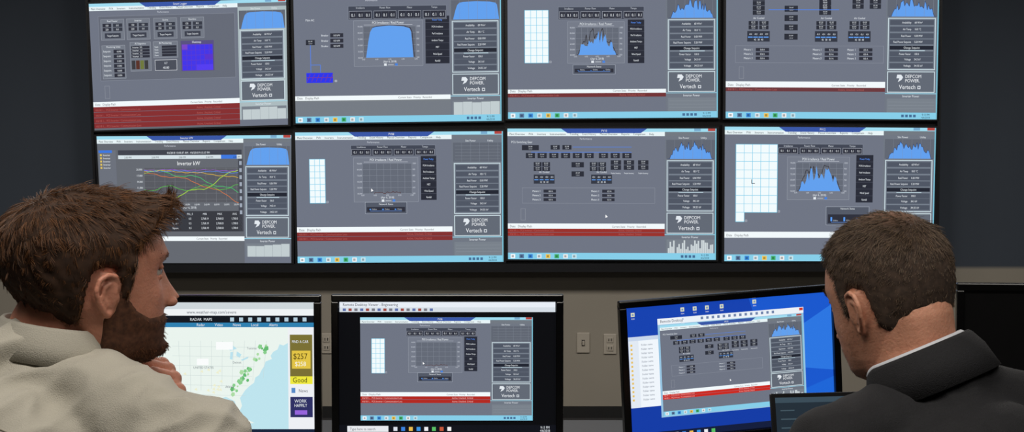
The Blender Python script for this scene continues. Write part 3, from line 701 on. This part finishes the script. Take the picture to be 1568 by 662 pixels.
def make_head(H, mat, neck_world, neck_r, ztop, ear_dz=0, es=1.0):
    nz, nt_ = 130, 170
    V = head_grid(nz, nt_, ztop); bm = bmesh.new()
    vs = [bm.verts.new(v) for v in V.reshape(-1, 3)]
    for f in grid_faces(nz, nt_): bm.faces.new([vs[i] for i in f])
    for s in (-1, 1):
        ear_parts(bm, s, ear_dz, es)
        capsule(bm, (.0755, s*.020, .0055), .0036, (.0725, s*.043, .0045), .0036, 10)
        capsule(bm, (.0765, s*.022, -.009), .003, (.0725, s*.041, -.0085), .003, 10)
        ellip(bm, (.097, s*.0115, -.047), (.010, .0055, .0065), None, 16)
    Hi = H.inverted(); prev = Vector((-.038, 0, -.035)); pr = neck_r*.98
    for nw, nr in neck_world:
        q = Hi @ Vector(nw); capsule(bm, prev, pr, q, nr, 32); prev, pr = q, nr
    capsule(bm, (.055, 0, -.105), .016, Hi @ (Vector(neck_world[0][0])+ (H.to_3x3() @ Vector((.03, 0, -.01)))), .04, 24)
    o = finish(bm, 'head_and_neck', mat, .0021, 3); o.matrix_world = H
    kids = [o]
    for s in (-1, 1):
        for nm, cc, rr_, mm in (('eyeball', (.0645, s*.031, -.0015), (.0122,)*3, M_eye), ('iris', (.0745, s*.0305, -.0015), (.0035, .0056, .0056), M_iris)):
            b2 = bmesh.new(); ellip(b2, cc, rr_); me = bpy.data.meshes.new(nm); b2.to_mesh(me); b2.free(); me.materials.append(mm)
            e = link(bpy.data.objects.new(nm, me)); e.matrix_world = H; kids.append(e)
    return kids

def hair_mat(name, c1, c2, rough=.45):
    m = bpy.data.materials.new(name); m.use_nodes = True; nt = m.node_tree; b = nt.nodes['Principled BSDF']
    hi = nt.nodes.new('ShaderNodeHairInfo'); cr = nt.nodes.new('ShaderNodeValToRGB')
    cr.color_ramp.elements[0].color = lin(c1); cr.color_ramp.elements[1].color = lin(c2)
    nt.links.new(hi.outputs['Random'], cr.inputs['Fac']); nt.links.new(cr.outputs['Color'], b.inputs['Base Color'])
    b.inputs['Roughness'].default_value = rough; b.inputs['Specular IOR Level'].default_value = .4
    return m
def strands(name, V, nt_, mask, count, flow, length, lift, rad, mat, H, jitter=.25, npt=6, curv=.09, clump=.5):
    nz = V.shape[0]; rng = np.random.RandomState(5)
    P0 = V; Pn = np.roll(V, -1, axis=1)
    quadsA = []
    for i in range(nz-1):
        a, b_, c_, d = P0[i], P0[i+1], Pn[i+1], Pn[i]
        nrm = np.cross(b_-a, d-a); ar = np.linalg.norm(nrm, axis=1)
        mk = (mask[i]+mask[i+1])/2
        for j in range(nt_): quadsA.append((ar[j]*max(0, mk[j]), i, j))
    w = np.array([q[0] for q in quadsA]); w /= w.sum(); pick = rng.choice(len(w), count, p=w)
    pts = np.zeros((count, npt, 3)); rads = np.zeros((count, npt))
    for s, k in enumerate(pick):
        _, i, j = quadsA[k]; u, v = rng.rand(2); j2 = (j+1) % nt_
        p = (V[i, j]*(1-u)+V[i, j2]*u)*(1-v)+(V[i+1, j]*(1-u)+V[i+1, j2]*u)*v
        n = Vector(np.cross(V[i+1, j]-V[i, j], V[i, j2]-V[i, j])); n.normalize()
        if n.dot(Vector(p)-Vector((-.005, 0, 0))) < 0: n = -n
        p = Vector(p); d = flow(p)
        nv = noise.noise_vector(p*38); nv2 = noise.noise_vector(p*95+Vector((3, 1, 7)))
        d = d+nv*clump+nv2*clump*.5+Vector(rng.normal(0, jitter, 3)); d = d-n*d.dot(n); d.normalize()
        L = length(p)*(.7+.6*rng.rand()); lf = lift(p)*(1+.5*nv.x+rng.normal(0, .2))
        for t in range(npt):
            tt = t/(npt-1)
            pts[s, t] = p-n*.002+d*(L*tt)+n*(lf*tt*L-(L*tt)**2/(2*curv)); rads[s, t] = rad*(1-.6*tt)
    hc = bpy.data.hair_curves.new(name); hc.add_curves([npt]*count)
    hc.points.foreach_set('position', pts.astype(np.float32).ravel())
    hc.points.foreach_set('radius', rads.astype(np.float32).ravel())
    hc.materials.append(mat); o = bpy.data.objects.new(name, hc); link(o); o.matrix_world = H
    return o
def cap_mesh(name, V, thick, mat, H, rough=.0, flow=None):
    C = np.array([-.005, 0, 0.0]); D = V-C; D = D/np.linalg.norm(D, axis=2, keepdims=True)
    W = V+D*thick[..., None]
    if rough:
        for i in range(W.shape[0]):
            for j in range(W.shape[1]):
                if thick[i, j] > .002:
                    p = Vector(W[i, j]); n_ = noise.noise(Vector((p.x*45, p.y*120, p.z*45)))+.5*noise.noise(p*150)
                    W[i, j] += D[i, j]*rough*n_
    nz, nt_ = V.shape[:2]
    o = obj_from(name, W.reshape(-1, 3), grid_faces(nz, nt_), mat, True); o.matrix_world = H
    return o, W
def sstep(a, b_, x): t = min(1, max(0, (x-a)/(b_-a))); return t*t*(3-2*t)

def frame_m(o, xa, zh):
    x = Vector(xa).normalized(); z = Vector(zh); z = (z-x*z.dot(x)).normalized(); y = z.cross(x)
    M = Matrix((x, y, z)).transposed().to_4x4(); M.translation = Vector(o); return M
def hand(M, curl, mat, side=1, name='hand'):
    bm = bmesh.new(); ys = (.031, .011, -.010, -.029); ln = (.072, .080, .075, .060); kx = (.088, .092, .088, .080)
    T = lambda p: M @ Vector((p[0], p[1]*side, p[2]))
    capsule(bm, T((-.04, 0, 0)), .026, T((.005, 0, 0)), .025)
    for i in range(4):
        capsule(bm, T((.005, ys[i]*.5, 0)), .018, T((kx[i]-.006, ys[i], 0)), .0125)
        p = Vector((kx[i]-.004, ys[i], 0)); a = 0; r = .0092-.0006*(i == 3)
        for k, fr_ in enumerate((.46, .30, .24)):
            a += R(curl[k]); q = p+Vector((math.cos(a), ys[i]*.6*(1 if curl[0] < 30 else 0), -math.sin(a)))*ln[i]*fr_
            capsule(bm, T(p), r, T(q), r*.9, 14); p = q; r *= .92
    p = Vector((.02, .026, -.008)); q = Vector((.05, .05, -.022)); s_ = Vector((.078, .052, -.034)); t = Vector((.098, .044, -.042))
    capsule(bm, T(p), .015, T(q), .0115, 14); capsule(bm, T(q), .0105, T(s_), .0095, 14); capsule(bm, T(s_), .0095, T(t), .008, 14)
    return finish(bm, name, mat, .0026, 2)

def collar(name, c, ax, ay, up, fwd, r_in, h, flare, drop, mat, open_gap=.5, nseg=64, dipf=.0):
    """folded collar round the neck; ax = fwd radius, ay = side radius"""
    up = Vector(up).normalized(); fwd = Vector(fwd); fwd = (fwd-up*fwd.dot(up)).normalized(); sd_ = up.cross(fwd); c = Vector(c)
    prof = [(r_in-.002, 0), (r_in, h*.6), (r_in+.002, h), (r_in+.005, h*1.03), (r_in+.009, h*.9), (r_in+flare*.7, h*.35), (r_in+flare, -drop), (r_in+flare-.004, -drop-.001), (r_in+flare*.5, -drop*.3)]
    vs = []; fs = []; n = len(prof)
    for i in range(nseg+1):
        a = open_gap/2+(2*math.pi-open_gap)*i/nseg
        fr_ = math.cos(a)
        for (r_, z_) in prof:
            rx, ry = ax+r_, ay+r_
            vs.append(c+fwd*(rx*math.cos(a))+sd_*(ry*math.sin(a))+up*(z_-dipf*max(0, fr_)))
    for i in range(nseg):
        for k in range(n):
            fs.append((i*n+k, (i+1)*n+k, (i+1)*n+(k+1) % n, i*n+(k+1) % n))
    fs.append(tuple(range(n))); fs.append(tuple(reversed(range(nseg*n, nseg*n+n))))
    return obj_from(name, vs, fs, mat, True)
def legs(name, hipc, right, fwd, knee_l=.42):
    kids = []; bm = bmesh.new(); right = Vector(right); fwd = Vector(fwd)
    capsule(bm, hipc-right*.08, .115, hipc+right*.08, .115)
    sh = []
    for s in (-1, 1):
        hp = hipc+right*s*.09; kn = hp+fwd*knee_l+right*s*.06; kn.z = hipc.z; an = kn+fwd*.04; an.z = .09
        capsule(bm, hp, .09, kn, .062); capsule(bm, kn, .06, an, .045); sh.append((an, s))
    kids.append(finish(bm, name, M_trouser, .011, 4))
    for an, s in sh:
        bm = bmesh.new(); a = an.copy(); a.z = .045
        capsule(bm, a-fwd*.04, .042, a+fwd*.14, .036); ellip(bm, a+fwd*.04+Vector((0, 0, -.02)), (.05, .05, .022)); capsule(bm, a, .04, a+Vector((0, 0, .06)), .045)
        kids.append(finish(bm, 'shoe', M_shoe, .007, 3))
    return kids
def office_chair(cx, cy, fwd, seat_z):
    a = math.atan2(-fwd[0], fwd[1]); M = Matrix.Translation((cx, cy, 0)) @ Matrix.Rotation(a, 4, 'Z'); k = []
    k.append(box('seat', (-.24, -.20, seat_z-.08), (.24, .25, seat_z-.005), M_chair, .03, M, 4))
    B = M @ Matrix.Translation((0, -.25, seat_z+.08)) @ Matrix.Rotation(R(4), 4, 'X')
    k.append(box('backrest', (-.22, -.055, 0), (.22, -.005, .40), M_chair, .024, B, 4))
    k.append(box('back_bracket', (-.03, -.27, seat_z-.09), (.03, -.1, seat_z-.06), M_black, .005, M))
    k.append(box('back_upright', (-.03, -.33, seat_z-.09), (.03, -.29, seat_z+.2), M_black, .005, M))
    k.append(cyl('gas_column', (0, 0, seat_z/2+.02), .028, .028, seat_z-.14, M_metal, M))
    for i in range(5):
        A = M @ Matrix.Rotation(i*2*math.pi/5, 4, 'Z'); k.append(box('base_arm', (0, -.02, .06), (.28, .02, .09), M_black, .006, A))
        k.append(cyl('caster', (0, 0, 0), .03, .03, .025, M_black, A @ Matrix.Translation((.27, 0, .03)) @ Matrix.Rotation(math.pi/2, 4, 'X')))
    group('office_chair', k, (cx, cy, 0))

# =================================================================== LEFT MAN (bearded, beige shirt)
def build_left():
    yl = 2.05; kids = []
    o = Vector((xx(150, yl), yl, zz(416, yl)))
    H = Matrix.Translation(o) @ Matrix.Rotation(R(34), 4, 'Z') @ Matrix.Rotation(R(-1), 4, 'Y')
    fw = Vector((math.cos(R(30)), math.sin(R(30)), 0))
    nb = Vector((-.615, 2.02, 1.24))
    kids += make_head(H, M_skinL, [((-.598, 2.03, 1.29), .057), (nb, .062)], .056, .097, -.016, .95)
    nz_, nt_ = 100, 140; V = head_grid(nz_, nt_, .097, False)
    hx = [-.11, -.085, -.06, -.044, -.038, -.030, -.012, .000, .006, .018, .026, .05, .07, .1]
    hz = [-.082, -.082, -.078, -.060, -.016, .006, .010, .006, -.034, -.034, .024, .044, .056, .060]
    th = np.zeros((nz_, nt_)); mk = np.zeros((nz_, nt_))
    for i in range(nz_):
        for j in range(nt_):
            x, y, z = V[i, j]; zl = np.interp(x, hx, hz); s = sstep(-.003, .010, z-zl)
            full = .004+.009*sstep(-.04, .05, z)
            if x < -.02: full += .015*sstep(-.02, -.08, x)*sstep(-.07, .0, z)*(1-.6*sstep(.05, .09, z))
            full += .025*sstep(.03, .08, x)*sstep(.030, .055, z)*(1-.55*sstep(.07, .095, z))
            th[i, j] = -.006+(full+.006)*s; mk[i, j] = s
    M_h1 = hair_mat('brown_hair', (46, 29, 17), (128, 84, 50)); M_hc = mat_basic('brown_hair_mass', (62, 40, 25), .85, noise_amt=.4, nscale=90)
    co, W = cap_mesh('hair_mass', V, th, M_hc, H, .0040); kids.append(co)
    crown = Vector((-.065, .01, .09))
    def flow(p):
        d = (p-crown); d.normalize()
        if p.x > .02 and p.z > .05: d += Vector((.5, -.3, .1))
        if abs(p.y) > .05 and p.z < .05: d += Vector((-.5, 0, -.6))
        return d.normalized()
    kids.append(strands('hair_strands', W, nt_, mk, 26000, flow, lambda p: .010+.012*sstep(.0, .08, p.z), lambda p: .05+.10*sstep(.05, .1, p.z), .00034, M_h1, H, .13, 5, .05, .6))
    # beard
    bx = [-.02, -.012, 0, .01, .03, .05, .066, .08, .12]; bz = [-.06, -.035, -.012, -.018, -.046, -.058, -.058, -.057, -.056]
    V2 = head_grid(nz_, nt_, .097, True); tb = np.zeros((nz_, nt_)); mb = np.zeros((nz_, nt_))
    for i in range(nz_):
        for j in range(nt_):
            x, y, z = V2[i, j]; s = sstep(-.002, .006, np.interp(x, bx, bz)-z)*sstep(-.022, -.012, x)
            if x > .07 and abs(y) < .021 and -.083 < z < -.066: s = 0
            tb[i, j] = -.005+s*(.005+.0025+.0055*sstep(-.07, -.11, z)); mb[i, j] = s
    M_b1 = hair_mat('beard_hair', (66, 38, 24), (140, 88, 58)); M_bc = mat_basic('beard_mass', (90, 56, 38), .85, noise_amt=.4, nscale=150)
    co, W2 = cap_mesh('beard_mass', V2, tb, M_bc, H, .001); kids.append(co)
    kids.append(strands('beard_strands', W2, nt_, mb, 8000, lambda p: Vector((.3, 0, -1)), lambda p: .005+.004*sstep(-.07, -.11, p.z), lambda p: .3, .0003, M_b1, H, .25, 4, .04))
    mbw = np.zeros((nz_, nt_))
    for i in range(nz_):
        for j in range(nt_):
            x, y, z = V2[i, j]
            if x > .04 and .012 < abs(y) < .052 and abs(z-.0175+.004*abs(abs(y)-.035)/.02) < .0045: mbw[i, j] = 1
    kids.append(strands('eyebrow_strands', V2, nt_, mbw, 700, lambda p: Vector((-.2, 1 if p.y > 0 else -1, .2)), lambda p: .008, lambda p: .2, .0004, M_b1, H, .2, 4))
    # shirt
    bm = bmesh.new()
    bf = Vector((.64, .77, 0)); br = Vector((.77, -.64, 0))
    sR = Vector((-.393, 1.925, 1.156)); sL = Vector((-.775, 2.20, 1.165)); hip = Vector((-.80, 1.80, .66)); ch = Vector((-.62, 1.99, 1.06))
    rotB = Matrix((br, bf, Vector((0, 0, 1)))).transposed()
    ellip(bm, ch, (.175, .125, .185), rotB); ellip(bm, ch-bf*.045+Vector((-.02, 0, .03)), (.17, .10, .16), rotB)
    capsule(bm, ch, .13, hip+Vector((0, 0, .05)), .135); capsule(bm, hip-br*.04, .13, hip+br*.04, .13)
    capsule(bm, nb+Vector((0, 0, -.02)), .073, sR, .068); capsule(bm, nb+Vector((-.02, 0, -.015)), .075, sL, .068)
    capsule(bm, nb+Vector((-.025, -.02, -.0)), .068, ch-bf*.04, .13)
    eR = Vector((-.345, 1.99, .90)); wR = Vector((-.50, 2.21, .965))
    capsule(bm, sR, .070, eR, .052); capsule(bm, eR, .052, wR, .038)
    eL = Vector((-.54, 2.31, 1.00)); wL = Vector((-.500, 2.20, 1.145))
    capsule(bm, sL, .066, eL, .052); capsule(bm, eL, .050, wL, .037)
    sh = finish(bm, 'shirt', M_shirt, .0055, 8)
    def wr(p, n):
        q = Vector((p.x*8+p.z*6+p.y*5, p.y*7, p.z*26-p.x*14)); a = noise.noise(q*.9); b_ = noise.noise(Vector((p.x*34+p.y*20, p.y*9, p.z*11))*.7+Vector((5, 5, 5)))
        c_ = noise.noise(Vector((p.x*12-p.y*22, p.x*9, p.z*20))+Vector((9, 1, 2)))
        return .010*(.5-abs(a)*1.7)+.005*b_+.006*(.4-abs(c_)*1.6)
    displace(sh, wr); kids.append(sh)
    kids.append(collar('shirt_collar', (-.600, 2.03, 1.268), .058, .062, (.16, .05, 1), tuple(fw), .004, .034, .022, .012, M_shirt, .55))
    bvh = BVHTree.FromPolygons([v.co for v in sh.data.vertices], [tuple(p.vertices) for p in sh.data.polygons])
    def seam(pts, nm):
        cu = bpy.data.curves.new(nm, 'CURVE'); cu.dimensions = '3D'; cu.bevel_depth = .0009; s = cu.splines.new('POLY'); P_ = []
        for a, b_ in zip(pts[:-1], pts[1:]):
            for i in range(14):
                q = Vector(a).lerp(Vector(b_), i/14); l, n, _, _ = bvh.find_nearest(q)
                if l: P_.append(l)
        s.points.add(len(P_)-1)
        for i, p in enumerate(P_): s.points[i].co = (*p, 1)
        oo = link(bpy.data.objects.new(nm, cu)); cu.materials.append(M_seam); return oo
    kids.append(seam([(-.80, 2.06, 1.20), (-.68, 1.90, 1.20), (-.55, 1.82, 1.19), (-.42, 1.84, 1.16)], 'yoke_seam'))
    kids.append(hand(frame_m(wL, (.030, -.050, .080), (.8, .5, .1)), (62, 75, 45), M_skinL, 1, 'hand_left'))
    kids.append(hand(frame_m(wR, (-.25, .8, .15), (.2, .1, 1)), (25, 35, 20), M_skinL, 1, 'hand_right'))
    kids += legs('trousers', hip, br, bf)
    group('seated_bearded_man', kids, (hip.x, hip.y, 0))
    office_chair(hip.x, hip.y, bf, .555)
build_left()

# =================================================================== RIGHT MAN (dark suit, short hair)
def build_right():
    kids = []; yr = 2.24
    o = Vector((xx(1358, yr), yr, zz(454, yr)))
    yaw = R(90+31)
    H = Matrix.Translation(o) @ Matrix.Rotation(yaw, 4, 'Z') @ Matrix.Rotation(R(12), 4, 'Y') @ Matrix.Rotation(R(-3), 4, 'X')
    nb = Vector((.590, 2.185, 1.175))
    kids += make_head(H, M_skinR, [((.568, 2.205, 1.245), .060), (nb, .068)], .060, .114, -.008, 1.02)
    nz_, nt_ = 100, 140; V = head_grid(nz_, nt_, .114, False)
    hx = [-.11, -.085, -.06, -.04, -.034, -.012, -.002, .004, .014, .022, .05, .07, .1]
    hz = [-.076, -.076, -.068, -.044, .008, .016, .012, -.026, -.026, .035, .058, .074, .082]
    th = np.zeros((nz_, nt_)); mk = np.zeros((nz_, nt_)); cr0 = Vector((-.030, 0, .110))
    for i in range(nz_):
        for j in range(nt_):
            x, y, z = V[i, j]; s = sstep(-.008, .016, z-np.interp(x, hx, hz))
            d = (Vector((x, y, z))-cr0).length; thin = .38+.62*sstep(.015, .060, d)
            th[i, j] = -.003+(.0065+.0025*sstep(0, .06, z))*s; mk[i, j] = s*thin
    M_h2 = hair_mat('greying_hair', (40, 31, 25), (132, 110, 90))
    M_hc = mat_basic('greying_hair_mass', (66, 51, 41), .9, noise_amt=.4, nscale=110, crown=((-.030, 0, .112), .0, .062, (160, 118, 96)))
    co, W = cap_mesh('hair_mass', V, th, M_hc, H, .0014); kids.append(co)
    crown = Vector((-.06, -.01, .095))
    kids.append(strands('hair_strands', W, nt_, mk, 20000, lambda p: (p-crown).normalized(), lambda p: .009+.007*sstep(.02, .08, p.z), lambda p: .22+.12*sstep(.04, .1, p.z), .00032, M_h2, H, .2, 4, .06, .4))
    # stubble and eyebrows
    V2 = head_grid(nz_, nt_, .114, True); mb = np.zeros((nz_, nt_)); mbw = np.zeros((nz_, nt_))
    bx = [-.02, -.012, 0, .01, .03, .05, .066, .08, .12]; bz = [-.06, -.035, -.018, -.024, -.05, -.058, -.058, -.057, -.056]
    for i in range(nz_):
        for j in range(nt_):
            x, y, z = V2[i, j]; mb[i, j] = sstep(-.002, .008, np.interp(x, bx, bz)-z)*sstep(-.022, -.010, x)
            if x > .07 and abs(y) < .021 and -.083 < z < -.066: mb[i, j] = 0
            if x > .04 and .012 < abs(y) < .052 and abs(z-.0175+.004*abs(abs(y)-.035)/.02) < .004: mbw[i, j] = 1
    kids.append(strands('stubble', V2, nt_, mb, 3500, lambda p: Vector((.2, 0, -1)), lambda p: .0035, lambda p: .7, .00014, M_h2, H, .25, 3, .05))
    kids.append(strands('eyebrow_strands', V2, nt_, mbw, 600, lambda p: Vector((-.2, 1 if p.y > 0 else -1, .2)), lambda p: .008, lambda p: .3, .0004, M_h2, H, .2, 4))
    # jacket
    bm = bmesh.new(); bf = Vector((-.40, .92, 0)).normalized(); br = Vector((.92, .40, 0)).normalized()
    rotB = Matrix((br, bf, Vector((0, 0, 1)))).transposed()
    sL = Vector((.440, 2.105, 1.112)); sR = Vector((.790, 2.235, 1.120)); hip = Vector((.72, 1.90, .66)); ch = Vector((.63, 2.13, .99))
    ellip(bm, ch, (.20, .135, .20), rotB); ellip(bm, ch-bf*.04+Vector((0, 0, .045)), (.185, .105, .15), rotB)
    capsule(bm, ch, .15, hip+Vector((0, 0, .05)), .15); capsule(bm, hip-br*.05, .15, hip+br*.05, .15)
    capsule(bm, nb+Vector((.005, -.01, -.01)), .078, sR, .070); capsule(bm, nb+Vector((0, -.005, -.025)), .076, sL, .066)
    capsule(bm, nb+Vector((.01, -.02, .0)), .072, ch-bf*.03, .14)
    eL = Vector((.385, 2.31, .90)); wL = Vector((.42, 2.54, .838)); eR = Vector((.90, 2.38, .90)); wR = Vector((.78, 2.56, .838))
    for a, e, w_ in ((sL, eL, wL), (sR, eR, wR)): capsule(bm, a, .072, e, .058); capsule(bm, e, .058, w_, .043)
    jk = finish(bm, 'suit_jacket', M_suit, .008, 6)
    displace(jk, lambda p, n: .004*noise.noise(Vector((p.x*10, p.y*10, p.z*22)))+.004*(1-abs(noise.noise(Vector((p.x*26+p.z*14, p.y*9, p.z*10))))*3)*.5)
    kids.append(jk)
    upv = (-.42, .24, 1)
    kids.append(collar('shirt_collar', (.580, 2.192, 1.211), .061, .064, upv, tuple(bf), .003, .034, .008, .0, M_white, .5, dipf=.012))
    kids.append(collar('jacket_collar', (.585, 2.187, 1.208), .064, .069, upv, tuple(bf), .004, .036, .026, .024, M_suit, 1.0, dipf=.012))
    kids.append(hand(frame_m(wL, (.1, .9, -.25), (0, .2, 1)), (25, 35, 20), M_skinR, -1, 'hand_left'))
    kids.append(hand(frame_m(wR, (-.3, .9, -.25), (0, .2, 1)), (25, 35, 20), M_skinR, 1, 'hand_right'))
    kids += legs('trousers', hip, br, bf)
    group('seated_man_in_suit', kids, (hip.x, hip.y, 0))
    office_chair(hip.x, hip.y, bf, .545)
build_right()

# ------------------------------------------------------------------ lights
def ceiling_light(x, y, sx, sy, p, col, z=2.86):
    l = bpy.data.lights.new('lamp', 'AREA'); l.shape = 'RECTANGLE'; l.size = sx; l.size_y = sy; l.energy = p; l.color = col
    o = link(bpy.data.objects.new('lamp', l)); o.location = (x, y, z-.02)
    k = [o, box('housing', (x-sx/2-.03, y-sy/2-.03, z), (x+sx/2+.03, y+sy/2+.03, z+.04), M_plate)]
    group('ceiling_light', k, (x, y, z))
ceiling_light(-.3, 1.3, 1.2, .6, 24, (1, .94, .85))
ceiling_light(1.3, 1.1, 1.2, .6, 18, (1, .95, .87))
ceiling_light(-1.6, 2.8, 1.2, .6, 10, (1, .94, .86))
for x in (-2.2, 0, 2.2): ceiling_light(x, 5.6, 1.2, .6, 44, (1, .95, .89))  # unseen row, added to brighten the back wall
w = bpy.data.worlds.new('world'); scene.world = w; w.use_nodes = True
w.node_tree.nodes['Background'].inputs[0].default_value = (.05, .06, .08, 1)
